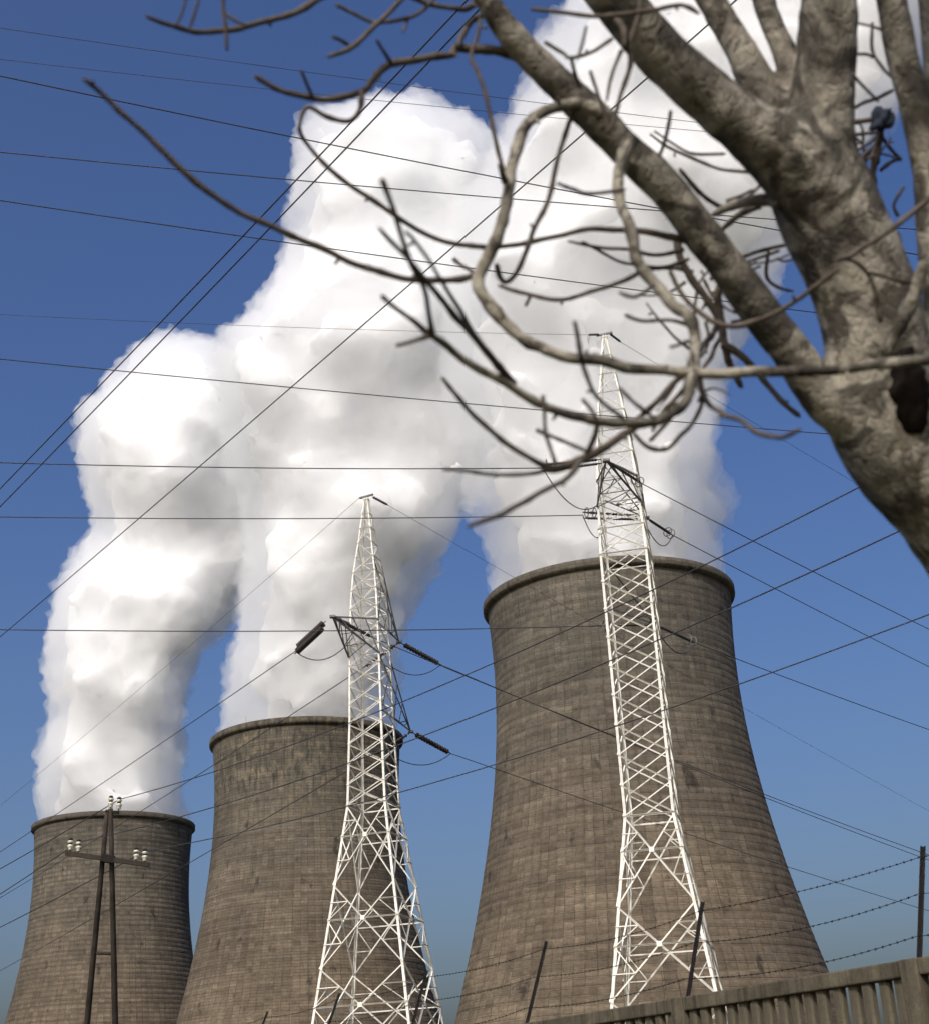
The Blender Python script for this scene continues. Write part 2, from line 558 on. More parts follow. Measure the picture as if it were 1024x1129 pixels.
# ------------------------------------------------------------------ lattice pylons
def angle_bar_mesh():
    t = .16
    P = [(-.5, -.5), (.5, -.5), (.5, -.5 + t), (-.5 + t, -.5 + t), (-.5 + t, .5), (-.5, .5)]
    V = [(x, y, z) for z in (0, 1) for x, y in P]
    F = [(i, (i + 1) % 6, 6 + (i + 1) % 6, 6 + i) for i in range(6)] + [(5, 4, 3, 2, 1, 0), (6, 7, 8, 9, 10, 11)]
    return V, F
ABAR = {}
def bar(name, a, b, size, mat, root, outward=None):
    """one steel angle from a to b (world points), a part of root"""
    if mat.name not in ABAR:
        V, F = angle_bar_mesh()
        me = mesh('angle_bar', V, F); me.materials.append(mat)
        ABAR[mat.name] = me
    a, b = Vector(a), Vector(b)
    t = b - a
    L = t.length
    t.normalize()
    o = Vector(outward) if outward is not None else t.orthogonal()
    x = o - t * o.dot(t)
    if x.length < 1e-4: x = t.orthogonal()
    x.normalize()
    y = t.cross(x)
    R = Matrix((x, y, t)).transposed().to_4x4()
    ob = link(name, ABAR[mat.name], None, root)
    base = a
    p = root
    while p is not None:
        base = base - p.location
        p = p.parent
    ob.matrix_local = Matrix.Translation(base) @ R @ Matrix.Diagonal((size, size, L, 1))
    return ob
def world_of(root):
    b = Vector((0, 0, 0)); p = root
    while p is not None:
        b += p.location; p = p.parent
    return b
def local_mesh(name, geo, mat, root, smooth=True):
    b = world_of(root)
    V, F = geo
    return link(name, mesh(name, [Vector(v) - b for v in V], F), mat, root, smooth)

def insulator(root, a, b, discs=14, rd=.135, ring=False, name='insulator_string'):
    a, b = Vector(a), Vector(b)
    L = (b - a).length
    prof = [(.03, 0), (.03, L * .06)]
    s = L * .86 / discs
    for k in range(discs):
        t0 = L * .07 + k * s
        prof += [(.05, t0), (rd * .6, t0 + s * .12), (rd, t0 + s * .38), (rd, t0 + s * .5), (.06, t0 + s * .72)]
    prof += [(.035, L * .94), (.035, L)]
    o = local_mesh(name, closed_lathe(prof, 10, a, b), M['glass'], root)
    if ring:
        t = (b - a).normalized()
        u = t.orthogonal().normalized(); v = t.cross(u)
        for q in (.93, .80):
            c = a + (b - a) * q
            pts = [c + (u * math.cos(k * PI / 9) + v * math.sin(k * PI / 9)) * .27 for k in range(18)] 
            V, F = tube_geo(pts + [pts[0]], [.03] * 19, 6)
            local_mesh('arcing_ring', (V, F), M['steel'], o if False else root)
    return o
def sag_points(a, b, sag, n=24):
    a, b = Vector(a), Vector(b)
    return [a.lerp(b, i / n) - Vector((0, 0, 4 * sag * (i / n) * (1 - i / n))) for i in range(n + 1)]
def jumper(root, a, b, sag, r=.028):
    pts = sag_points(a, b, sag, 14)
    return local_mesh('jumper_wire', tube_geo(pts, [r] * len(pts), 6), M['cable'], root)

def lattice_pylon(label, top_px, top_z, yaw, levels, sections):
    """levels: (image row, width of the front face there in image pixels), from the top down"""
    c = atz(top_px[0], top_px[1], top_z)
    x0, y0 = c.x, c.y
    root = thing('lattice_pylon', (x0, y0, 0), label, 'pylon', 'lattice pylons in front of the cooling towers')
    D = Vector((math.sin(yaw), math.cos(yaw), 0)); X = Vector((math.cos(yaw), -math.sin(yaw), 0))
    Z, W = [], []
    for py, wpx in levels:
        z = height_at(x0, y0, py)
        d = proj((x0, y0, z))[2]
        hw = wpx * d / FPX / 2
        hw = wpx * (d - hw) / FPX / 2 / math.cos(yaw - math.atan2(x0, y0))
        Z.append(z); W.append(hw)
    k = (W[-1] - W[-2]) / (Z[-1] - Z[-2])
    W.append(W[-1] + k * (0.0 - Z[-1])); Z.append(0.0)
    def hw(z):
        return float(np.interp(-z, [-q for q in Z], W))
    SG = {'fl': (-1, -1), 'fr': (1, -1), 'br': (1, 1), 'bl': (-1, 1)}
    def corner(k, z):
        a, b = SG[k]
        h = hw(z)
        return Vector((x0, y0, z)) + X * (a * h) + D * (b * h)
    # legs, one object each
    for k in SG:
        pts = [corner(k, z) for z in Z]
        s0 = .15
        V, F = [], []
        a, b = SG[k]
        for i, p in enumerate(pts):
            s = .07 + (s0 - .07) * i / (len(pts) - 1)
            t = .16 * s
            for u, v in ((0, 0), (s, 0), (s, t), (t, t), (t, s), (0, s)):
                V.append(p - X * (a * u) - D * (b * v))
        for i in range(len(pts) - 1):
            for q in range(6):
                F.append((i * 6 + q, i * 6 + (q + 1) % 6, (i + 1) * 6 + (q + 1) % 6, (i + 1) * 6 + q))
        me = local_mesh('leg', (V, F), M['paint'], root, False)
    faces = [('fl', 'fr', -D), ('fr', 'br', X), ('br', 'bl', D), ('bl', 'fl', -X)]
    for py0, py1, n, style, size in sections:
        za, zb = height_at(x0, y0, py0), height_at(x0, y0, py1) if py1 else 0.0
        for i in range(n):
            zt = za + (zb - za) * i / n
            zl = za + (zb - za) * (i + 1) / n
            zm = (zt + zl) / 2
            for fi, (p, q, nrm) in enumerate(faces):
                off = nrm * .02
                tl, tr, bl, br_ = corner(p, zt) + off, corner(q, zt) + off, corner(p, zl) + off, corner(q, zl) + off
                if style == 'x':
                    bar('diagonal_brace', tl, br_, size, M['paint'], root, nrm)
                    bar('diagonal_brace', tr - nrm * .05, bl - nrm * .05, size, M['paint'], root, nrm)
                elif style == 'xh':
                    bar('diagonal_brace', tl, br_, size, M['paint'], root, nrm)
                    bar('diagonal_brace', tr - nrm * .05, bl - nrm * .05, size, M['paint'], root, nrm)
                    bar('horizontal_brace', bl, br_, size, M['paint'], root, nrm)
                elif style == 'z':
                    if (i + fi) % 2: bar('diagonal_brace', tl, br_, size, M['paint'], root, nrm)
                    else: bar('diagonal_brace', tr, bl, size, M['paint'], root, nrm)
                    bar('horizontal_brace', bl, br_, size, M['paint'], root, nrm)
                elif style == 'big':
                    wt, wl = hw(zt), hw(zl)
                    s = wt / (wt + wl)
                    zc = zt + (zl - zt) * s
                    cp, cq = corner(p, zc) + off, corner(q, zc) + off
                    cen = (cp + cq) / 2
                    bar('diagonal_brace', tl, br_, size, M['paint'], root, nrm)
                    bar('diagonal_brace', tr - nrm * .06, bl - nrm * .06, size, M['paint'], root, nrm)
                    bar('horizontal_brace', cp, cq, size * .85, M['paint'], root, nrm)
                    for e, f_, g_ in ((tl, bl, cp), (tr, br_, cq)):
                        far_t, far_b = (tr, br_) if e is tl else (tl, bl)
                        for end in (e, f_):
                            # redundants: half way along the diagonal to the leg
                            mid_d = (end + cen) / 2
                            mid_l = end.lerp(g_, .5)
                            bar('redundant_brace', mid_d, mid_l, size * .6, M['paint'], root, nrm)
                            bar('redundant_brace', mid_d, g_, size * .6, M['paint'], root, nrm)
                    # gusset plate
                    if fi in (0, 1):
                        t1 = (cq - cp).normalized()
                        up = (tl + tr - bl - br_).normalized()
                        R = Matrix((t1, -nrm, up)).transposed()
                        local_mesh('gusset_plate', box_geo(cen + nrm * .03, (.24, .02, .24), R), M['paint'], root, False)
        zt = za
        for p, q, nrm in faces:
            bar('horizontal_brace', corner(p, zt) + nrm * .03, corner(q, zt) + nrm * .03, size, M['paint'], root, nrm)
    return root, Vector((x0, y0, 0)), corner, hw, X, D
def crossarm(root, tip, roots_low, roots_high, n=3, mat='steel'):  # dark steel puts the shade of the arms' unlit undersides into the colour
    """two bottom chords and two ties meeting at the tip, laced together"""
    arm = bpy.data.objects.new('crossarm', None); col.objects.link(arm); arm.parent = root
    arm.location = Vector(tip) - root.location
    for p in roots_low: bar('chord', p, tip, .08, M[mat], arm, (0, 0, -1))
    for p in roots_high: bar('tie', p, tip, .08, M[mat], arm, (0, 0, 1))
    lo0, lo1 = [Vector(p) for p in roots_low]
    hi0, hi1 = [Vector(p) for p in roots_high]
    T = Vector(tip)
    for i in range(n):
        s, e = i / (n + .5), (i + 1) / (n + .5)
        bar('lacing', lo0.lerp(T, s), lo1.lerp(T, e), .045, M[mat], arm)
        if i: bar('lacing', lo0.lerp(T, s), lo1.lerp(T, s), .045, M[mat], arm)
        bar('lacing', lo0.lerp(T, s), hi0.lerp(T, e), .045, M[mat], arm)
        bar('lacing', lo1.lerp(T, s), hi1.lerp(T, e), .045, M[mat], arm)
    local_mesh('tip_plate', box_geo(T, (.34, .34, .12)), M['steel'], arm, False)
    return arm

# left pylon
P1, B1, cor1, hw1, X1, D1 = lattice_pylon('white lattice pylon in front of the middle cooling tower, with three crossarms', (404, 548), 38.0, math.radians(17),
    [(549, 4), (601, 16), (634, 25), (665, 30), (737, 34.5), (800, 37), (890, 43.4), (1129, 109)],
    [(552, 634, 5, 'z', .045), (634, 737, 5, 'xh', .05), (737, 890, 7, 'x', .06), (890, 1165, 3, 'big', .076)])
# right pylon
P2, B2, cor2, hw2, X2, D2 = lattice_pylon('taller white lattice pylon in front of the largest cooling tower, its top among the branches', (666, 369), 42.0, math.radians(13),
    [(370, 4), (409, 15), (445, 26), (481, 35), (524, 43), (563, 48), (617, 53), (903, 56), (1105, 119)],
    [(373, 481, 5, 'z', .045), (481, 617, 5, 'xh', .05), (617, 903, 9, 'x', .064), (903, 1215, 3, 'big', .078)])

def axis_z(B, py): return height_at(B.x, B.y, py)
def near_px(x, y, ref):             # the point on this image ray at the depth of ref
    return at(x, y, (Vector(ref) - EYE).dot(FW))

# ---- arms and strings of the left pylon
WIRES = []                           # (points, radius, label)
def wire(a, b, sag, r, label, n=40):
    WIRES.append((sag_points(a, b, sag, n), r, label))
z = axis_z(B1, 694)
tipA = atz(367, 680, z)              # towards the camera
tipB = atz(440, 708, z)              # away from it
z3 = axis_z(B1, 790)
tipC = atz(453, 807, z3)
def arm_roots(cor, z, zu, side):
    ks = ('fl', 'fr') if side < 0 else ('br', 'bl')
    return [cor(k, z) for k in ks], [cor(k, zu) for k in ks]
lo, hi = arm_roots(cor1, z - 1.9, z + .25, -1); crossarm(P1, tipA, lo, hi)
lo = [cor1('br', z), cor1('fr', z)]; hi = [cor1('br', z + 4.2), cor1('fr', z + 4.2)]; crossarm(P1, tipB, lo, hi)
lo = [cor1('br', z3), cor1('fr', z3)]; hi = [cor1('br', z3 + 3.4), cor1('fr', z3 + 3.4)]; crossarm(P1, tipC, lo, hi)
# towards the left: strings point to the wires' far ends
endA = near_px(331, 711, tipA) + Vector((-.4, .9, -.1))
for s in (-.17, .17):
    off = Vector((.15, .2, .9)).normalized() * s
    insulator(P1, tipA.lerp(endA, .2) + off, endA + off, 20, .21)
far = atz(-260, 1105, 24.0)
wire(endA, far, .6, .030, 'high voltage cable running down left from the thick insulator of the left pylon')
fb = near_px(384, 742, tipB) + Vector((0, 1.0, 0))
insulator(P1, tipB + Vector((-.1, 0, -.1)), tipB.lerp(fb, .72), 13, .12)
wire(tipB.lerp(fb, .72), fb + (atz(-260, 1128, 22.5) - fb), 1.6, .030, 'high voltage cable leaving the left pylon leftwards across the middle tower rim')
fc = near_px(384, 846, tipC) + Vector((0, 1.0, 0))
insulator(P1, tipC + Vector((-.1, 0, -.1)), tipC.lerp(fc, .6), 13, .12)
wire(tipC.lerp(fc, .6), atz(-260, 1205, 17.5), 1.2, .030, 'high voltage cable leaving the lowest arm of the left pylon leftwards')
# towards the right
def right_string(root, tip, ex, ey, dz, discs, rd, ring=False, back=1.2):
    e = near_px(ex, ey, tip) + Vector((0, back, 0)) * 1.0
    e = atz(ex, ey, tip.z - dz)
    insulator(root, tip + (e - tip) * .06, e, discs, rd, ring)
    return e
eA2 = atz(436, 716, tipA.z - .35)
insulator(P1, tipA + (eA2 - tipA) * .05, tipA.lerp(eA2, .62), 16, .12)
eB = right_string(P1, tipB, 486, 733, .45, 12, .17)
eC = right_string(P1, tipC, 497, 831, .45, 12, .17)
wire(tipA.lerp(eA2, .62), atz(1240, 1015, 17.0), .8, .028, 'upper of two close cables slanting down right across the largest tower')
wire(eB, atz(1240, 1024, 17.0), .7, .028, 'lower of two close cables slanting down right across the largest tower')
wire(eC, atz(1240, 1066, 14.0), .6, .028, 'cable from the lowest arm of the left pylon slanting right towards the fence')
jumper(P1, endA, cor1('fl', z - .6) + Vector((.2, 0, -.1)), .9)
jumper(P1, cor1('br', z - 2.2), eB, .6)
jumper(P1, cor1('br', z3 - 2.4), eC, .55)
# earth wires at the left pylon's top
top1 = Vector((B1.x, B1.y, 38.0))
local_mesh('peak_bracket', box_geo(top1 + Vector((0, 0, .05)), (1.0, .12, .1), Matrix.Rotation(-.5, 3, 'Z')), M['steel'], P1, False)
t1 = atz(428, 557, 37.7)
insulator(P1, top1 + Vector((.35, .1, .05)), t1, 7, .10)
wire(top1 + Vector((-.4, 0, 0)), atz(-120, 985, 27.0), .5, .012, 'thin earth wire falling left from the top of the left pylon')
wire(t1, atz(1240, 1010, 22.0), .5, .012, 'thin earth wire falling right from the top of the left pylon')

# ---- arms and strings of the right pylon
z = axis_z(B2, 540)
tip1 = atz(668, 508, z)
tip2 = atz(712, 571, z)
z3 = axis_z(B2, 660)
tip3 = atz(722, 689, z3)
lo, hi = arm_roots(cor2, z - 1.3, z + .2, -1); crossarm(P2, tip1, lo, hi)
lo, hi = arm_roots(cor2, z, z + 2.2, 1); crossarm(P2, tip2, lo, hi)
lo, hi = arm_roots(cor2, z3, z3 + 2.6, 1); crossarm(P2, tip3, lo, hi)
def left_string(root, tip, px, py, two=False):
    e = atz(px, py, tip.z - .15)
    for s in ((-.2, .2) if two else (0,)):
        off = Vector((0, .2, .98)) * s
        insulator(root, tip.lerp(e, .08) + off * .6, e + off, 18, .085, s >= 0)
    return e
e1 = left_string(P2, tip1, 598, 516, True)
e2 = left_string(P2, tip2, 642, 568, True)
e3 = left_string(P2, tip3, 662, 690)
wire(e1, atz(-200, 503, e1.z - .5), .25, .026, 'level high voltage cable reaching the upper left insulator of the right pylon')
wire(e2, atz(-200, 566, e2.z - .5), .25, .026, 'level high voltage cable reaching the second insulator of the right pylon, beneath the upper one')
wire(e3, atz(-200, 690, e3.z - .5), .3, .026, 'level high voltage cable crossing behind the left pylon towards the rim of the largest tower')
r1 = atz(707, 533, z - .35); r2 = atz(741, 590, z - .35); r3 = atz(766, 709, z3 - .35)
for t, e in ((tip1, r1), (tip2, r2), (tip3, r3)): insulator(P2, t + (e - t) * .06, e, 18, .085, True)
wire(r1, atz(1240, 795, z - 2.5), .35, .026, 'highest of three cables slanting down right from the right pylon')
wire(r2, atz(1240, 838, z - 2.5), .35, .026, 'middle of three cables slanting down right from the right pylon')
wire(r3, atz(1240, 875, z3 - 2.5), .35, .026, 'lowest of three cables slanting down right from the right pylon')
jumper(P2, e1, cor2('fl', z - 1.2), 1.0); jumper(P2, e2, cor2('bl', z - 1.6), .9)
jumper(P2, r1, cor2('fr', z - 1.0), .9); jumper(P2, r2, cor2('br', z - 2.0), .8); jumper(P2, r3, cor2('br', z3 - 1.8), .8)
top2 = Vector((B2.x, B2.y, 42.0))
local_mesh('peak_bracket', box_geo(top2 + Vector((0, 0, .05)), (.9, .1, .1), Matrix.Rotation(-.3, 3, 'Z')), M['steel'], P2, False)
tl, tr = atz(648, 369, 42.0), atz(684, 377, 41.8)
insulator(P2, top2 + Vector((-.3, 0, .05)), tl, 5, .08); insulator(P2, top2 + Vector((.3, 0, .05)), tr, 5, .08)
wire(tl, atz(-150, 338, 41.5), .25, .011, 'thin earth wire running left from the top of the right pylon')
wire(tr, atz(1240, 700, 38.0), .4, .011, 'thin earth wire falling right from the top of the right pylon')

# ------------------------------------------------------------------ wooden A-frame pole
def line_pole():
    zt = 10.2
    c = atz(121, 900, zt)
    root = thing('wooden_pole', (c.x, c.y, 0), 'dark wooden A-frame power pole with crossarm in front of the farthest cooling tower', 'power pole')
    d = (c - EYE).dot(FW)
    def P(x, y): return at(x, y, d)
    def ground_pt(x, y):
        p = P(x, y); t = P(*(x, y))
        return p
    # right leg nearly upright, left leg raked out
    a0, a1 = P(122, 892), P(127, 1129)
    a2 = a1 + (a1 - a0) * (a1.z / (a0.z - a1.z))
    local_mesh('leg', tube_geo([a2, a1, a0.lerp(a1, .4), a0], [.10, .088, .075, .065], 12, .05), M['wood'], root)
    b0, b1 = P(118, 898), P(96, 1129)
    b2 = b1 + (b1 - b0) * (b1.z / (b0.z - b1.z))
    local_mesh('leg', tube_geo([b2, b1, b0.lerp(b1, .4), b0], [.10, .088, .075, .06], 12, .05, seed=3), M['wood'], root)
    k0, k1 = P(104, 1051), P(126, 1052)
    local_mesh('spacer', tube_geo([k0, k1], [.045, .045], 8), M['wood'], root)
    x0, x1 = P(74, 942), P(166, 955)
    ax = (x1 - x0).normalized()
    R = Matrix((ax, FW.cross(ax).cross(ax).normalized() * -1, Vector((0, 0, 1)))).transposed()
    R = Matrix((ax, ax.cross(Vector((0, 0, 1))).normalized() * -1, ax.cross(Vector((0, 1, 0))).normalized())).transposed()
    cm = (x0 + x1) / 2 + Vector((0, -.16, 0))
    local_mesh('crossarm', box_geo(cm, ((x1 - x0).length, .10, .12), R), M['wood'], root, False)
    local_mesh('bracket', box_geo(P(120, 948) + Vector((0, -.1, 0)), (.36, .22, .2), R), M['rust'], root, False)
    local_mesh('bracket', box_geo(P(123.5, 895.5), (.36, .10, .07), R), M['rust'], root, False)
    tops = []
    for x, y in ((122, 891.5), (131, 893), (79, 939.5), (88, 941), (151.5, 950), (161, 951.5)):
        base = P(x, y) + (Vector((0, -.16, .02)) if y > 900 else Vector((0, 0, .02)))
        prof = [(.075, 0), (.085, .03), (.09, .1), (.125, .13), (.13, .17), (.085, .2), (.07, .235), (.075, .26), (.12, .29), (.125, .33), (.085, .36), (.06, .42), (.02, .435)]
        ins = local_mesh('insulator', closed_lathe([(r * .66, h * .75) for r, h in prof], 14, base, base + Vector((0, 0, 1))), M['porcelain'], root)
        local_mesh('dark_band', closed_lathe([(.055, .155), (.055, .20)], 14, base, base + Vector((0, 0, 1))), M['rust'], ins)
        local_mesh('cap', closed_lathe([(.062, .26), (.058, .32), (.025, .34)], 14, base, base + Vector((0, 0, 1))), M['rust'], ins)
        local_mesh('pin', tube_geo([base - Vector((0, 0, .14)), base + Vector((0, 0, .01))], [.02, .02], 6), M['rust'], root)
        tops.append(base + Vector((0, 0, .27)))
    return tops
tops = line_pole()
# its three cables, from the far left past the pole and up to the right over the camera
for i, (k, left, right, name) in enumerate(((1, (-160, 1042), (1160, 425), 'highest'), (3, (-160, 1082), (1160, 505), 'middle'), (5, (-160, 1098), (1160, 625), 'lowest'))):
    zt = tops[k].z
    far_l = atz(*left, zt - .4)
    wire(far_l, tops[k], .15, .016, '%s of three cables running left from the wooden pole' % name)
    wire(tops[k], atz(*right, zt + .2), (.62, .62, .5)[i], .012, '%s of three cables rising right from the wooden pole across the towers' % name, 80)

# ------------------------------------------------------------------ nearer overhead cables
for (a, b, zz, sag, r, lab) in (
    ((-200, 0), (900, 150), 40, .25, .013, 'thin faint cable, highest of those crossing the blue sky at top left'),
    ((-200, 41), (900, 155), 40, .25, .012, 'thin faint cable, second from the top in the blue sky'),
    ((-200, 40), (1240, 318), 30, .4, .021, 'dark cable third from the top, sloping down right behind the limbs'),
    ((-200, 147), (1240, 267), 30, .3, .019, 'dark cable fourth from the top, nearly level in the blue sky'),
    ((-200, 190), (1240, 383), 30, .35, .020, 'dark cable fifth from the top, passing under the long thin branch'),
    ((-200, 375), (1240, 502), 30, .3, .021, 'dark cable crossing the plumes below the earth wire'),
    ((-120, 661), (640, -133), 16, .10, .013, 'left of two close parallel cables climbing steeply right'),
    ((-120, 680), (640, -108), 16, .10, .013, 'right of two close parallel cables climbing steeply right'),
    ((-120, 803), (900, -78), 16, .12, .013, 'single cable climbing right across the plumes into the tree'),
):
    wire(atz(*a, zz), atz(*b, zz), sag, r, lab, 50)
for pts, r, lab in WIRES:
    o = pts[0].copy()
    me = mesh('overhead_cable', *(lambda g_: ([v - o for v in g_[0]], g_[1]))(tube_geo(pts, [r] * len(pts), 6)))
    ob = link('overhead_cable', me, M['cable'], None, True)
    ob.location = o
    tag(ob, lab, 'cable', 'overhead cables')

# ------------------------------------------------------------------ concrete fence with barbed wire
def fence():
    p0 = atz(1008, 1058, 3.0)
    p1 = atz(752, 1100.5, 3.0)
    step = p1 - p0
    L = step.length
    u = step.normalized()
    nrm = Vector((u.y, -u.x, 0))
    if nrm.dot(Vector((0, -1, 0))) < 0: nrm = -nrm       # towards the camera
    root = thing('concrete_fence', (p0.x, p0.y, 0), 'weathered concrete slat fence topped with barbed wire at bottom right', 'fence')
    R = Matrix((u, -nrm, Vector((0, 0, 1)))).transposed()
    top = 3.0
    rr = random.Random(4)
    slat_mesh = None
    lean = [p0 + Vector((0, 0, 0))]
    armtops = []
    for i in range(-2, 7):
        P = p0 + step * i
        post = local_mesh('post', box_geo(P + Vector((0, 0, (top + .004) / 2 - P.z)) + Vector((0, 0, 0)), (.25, .235, top + .004), R), M['concrete'], root, False)
        bv = post.modifiers.new('bevel', 'BEVEL'); bv.width = .015; bv.segments = 2
        # leaning iron arm for the barbed wire
        d = Vector((.50, .69, 0)) * (1 if i != 3 else .9)
        a = Vector((P.x, P.y, top - .25))
        b = Vector((P.x, P.y, top)) + d * .98 + Vector((0, 0, 1.27))
        bar('wire_post', a, b, .042, M['rust'], root, nrm)
        armtops.append((Vector((P.x, P.y, top)), b))
        if i == 6: break
        # bay: top beam, low beam and slats with gaps
        q0 = P + u * .13; q1 = P + step - u * .13
        mid = (q0 + q1) / 2
        bl = (q1 - q0).length
        bm_ = local_mesh('top_rail', box_geo(Vector((mid.x, mid.y, top - .085)), (bl, .20, .17), R), M['concrete'], root, False)
        bv = bm_.modifiers.new('bevel', 'BEVEL'); bv.width = .018; bv.segments = 2
        local_mesh('bottom_rail', box_geo(Vector((mid.x, mid.y, .35)), (bl, .20, .5), R), M['concrete'], root, False)
        ns = 16
        for k in range(ns):
            s = (k + .5) / ns
            c = q0.lerp(q1, s)
            wd = bl / ns
            if slat_mesh is None:
                # a slat with bevelled front edges
                wv = wd * .58
                prof = [(-wv / 2, .03), (-wv / 2, -.03), (-wv / 2 + .022, -.055), (wv / 2 - .022, -.055), (wv / 2, -.03), (wv / 2, .03)]
                V = [(x, y, zz) for zz in (.6, top - .17) for x, y in prof]
                F = [(j, (j + 1) % 6, 6 + (j + 1) % 6, 6 + j) for j in range(6)] + [(5, 4, 3, 2, 1, 0), (6, 7, 8, 9, 10, 11)]
                slat_mesh = mesh('slat', V, F)
                slat_mesh.materials.append(M['concrete'])
            so = link('slat', slat_mesh, None, root)
            so.matrix_local = Matrix.Translation(Vector((c.x, c.y, 0)) - root.location + nrm * rr.uniform(-.012, .012)) @ R.to_4x4() @ Matrix.Rotation(rr.uniform(-.05, .05), 4, 'Z') @ Matrix.Rotation(rr.uniform(-.006, .006), 4, 'Y')
    # barbed strands
    for f in (.90, .56, .19):
        for i in range(len(armtops) - 1):
            a = armtops[i][0].lerp(armtops[i][1], f); b = armtops[i + 1][0].lerp(armtops[i + 1][1], f)
            pts = sag_points(a, b, rr.uniform(.05, .11), 26)
            geo = [tube_geo(pts, [.004] * len(pts), 5)]
            for k in range(36):
                t = (k + .5) / 36
                p = pts[min(25, int(t * 26))].lerp(pts[min(26, int(t * 26) + 1)], (t * 26) % 1)
                dd = Vector((rr.uniform(-.4, .4), rr.uniform(-1, 1), rr.uniform(-1, 1))).normalized() * .018
                geo.append(tube_geo([p - dd, p + dd], [.004, .004], 4))
                geo.append(tube_geo([p - u * .014, p + u * .014], [.008, .008], 5))
            ob = local_mesh('barbed_strand', merge(geo), M['rust'], root, False)
    return root
fence()

# ------------------------------------------------------------------ tree
TD = 4.7
tree_base = at(1175, 1000, TD)
tree = thing('bare_tree', (tree_base.x, tree_base.y, 0), 'bare mottled tree leaning in from the right with thick limbs and tangled twigs', 'tree')
def smooth_line(pts, sub):
    """Catmull-Rom through (Vector, radius)"""
    out = []
    n = len(pts)
    for i in range(n - 1):
        p0, p1, p2, p3 = pts[max(i - 1, 0)], pts[i], pts[i + 1], pts[min(i + 2, n - 1)]
        for k in range(sub):
            t = k / sub
            def cr(a, b, c, d): return .5 * ((2 * b) + (c - a) * t + (2 * a - 5 * b + 4 * c - d) * t * t + (3 * b - a - 3 * c + d) * t ** 3)
            out.append((cr(p0[0], p1[0], p2[0], p3[0]), cr(p0[1], p1[1], p2[1], p3[1])))
    out.append(pts[-1])
    return out
def branch_pts(raw, d0, d1=None, scale=1.0):
    d1 = d0 if d1 is None else d1
    n = len(raw)
    return [(at(x, y, d0 + (d1 - d0) * i / (n - 1)), max(r, 1.2) * scale * (d0 + (d1 - d0) * i / (n - 1)) / FPX) for i, (x, y, r) in enumerate(raw)]
big = []
trunk_low = branch_pts([(1175, 1000, 92), (1165, 880, 88), (1140, 740, 80), (1105, 632, 70), (1055, 556, 63), (1003, 503, 62), (975, 450, 60), (965, 390, 58)], TD)
trunk_low.insert(0, (Vector((tree_base.x + .05, tree_base.y + .02, -.1)), .42))
trunk_low.insert(1, (Vector((tree_base.x + .03, tree_base.y, .5)), .31))
big.append(trunk_low)
big.append(branch_pts([(975, 440, 56), (955, 330, 52), (912, 228, 52), (895, 175, 48), (905, 120, 35), (912, 50, 31), (912, -10, 29), (908, -90, 27)], TD - .02))
big.append(branch_pts([(985, 495, 46), (945, 462, 34), (908, 437, 24), (867, 381, 21.5), (800, 293, 20), (740, 215, 19.5), (680, 155, 19), (630, 105, 18), (575, 52, 16), (540, 5, 13), (520, -25, 12), (490, -70, 10)], TD, TD - .35))
big.append(branch_pts([(905, 215, 48), (880, 185, 42), (835, 150, 33), (780, 105, 28), (730, 60, 27), (683, 5, 26), (640, -45, 24), (600, -100, 22)], TD - .05, TD - .3))
big.append(branch_pts([(888, 165, 30), (862, 125, 20), (835, 90, 18), (805, 35, 16), (783, 0, 15), (750, -55, 13)], TD + .05, TD + .2))
big.append(branch_pts([(890, 120, 20), (866, 60, 13), (848, 20, 12), (840, -10, 12), (830, -60, 10)], TD + .08, TD + .25))
big.append(branch_pts([(1090, 600, 55), (1066, 520, 42), (1050, 430, 28), (1046, 350, 25), (1034, 280, 20), (1023, 200, 16), (1010, 120, 16), (992, 50, 16), (980, -20, 16), (972, -80, 15)], TD + .05, TD + .1))
big.append(branch_pts([(1110, 580, 50), (1086, 420, 30), (1064, 300, 25), (1046, 150, 22), (1034, 0, 20), (1026, -70, 18)], TD + .2, TD + .35))
geo = []
for i, raw in enumerate(big):
    pl = smooth_line(raw, 8)
    geo.append(tube_geo([p for p, r in pl], [r * 1.07 for p, r in pl], 20, .07, True, i * 3.1))
V, F = merge(geo)
tm = mesh('trunk_raw', V, F)
to = bpy.data.objects.new('trunk_raw', tm)
col.objects.link(to)
md = to.modifiers.new('r', 'REMESH'); md.mode = 'VOXEL'; md.voxel_size = .011; md.use_smooth_shade = True
sm = to.modifiers.new('s', 'SMOOTH'); sm.factor = .6; sm.iterations = 7
for size, st in ((.16, .013), (.045, .003)):
    t = bpy.data.textures.new('bark', 'CLOUDS'); t.noise_scale = size; t.noise_depth = 2
    dm = to.modifiers.new('d', 'DISPLACE'); dm.texture = t; dm.texture_coords = 'GLOBAL'; dm.strength = st; dm.mid_level = .5
me = bpy.data.meshes.new_from_object(to.evaluated_get(bpy.context.evaluated_depsgraph_get()))
bpy.data.objects.remove(to)
me.transform(Matrix.Translation(-tree.location))
me.materials.clear()
link('trunk', me, M['bark'], tree, True)
# dark tube painting in the deep shade between the two stems
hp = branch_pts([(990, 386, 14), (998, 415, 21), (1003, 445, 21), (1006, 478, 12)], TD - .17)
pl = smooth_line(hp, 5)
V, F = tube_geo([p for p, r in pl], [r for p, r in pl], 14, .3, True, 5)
local_mesh('hollow_shade', (V, F), M['hollow_shade'], tree)

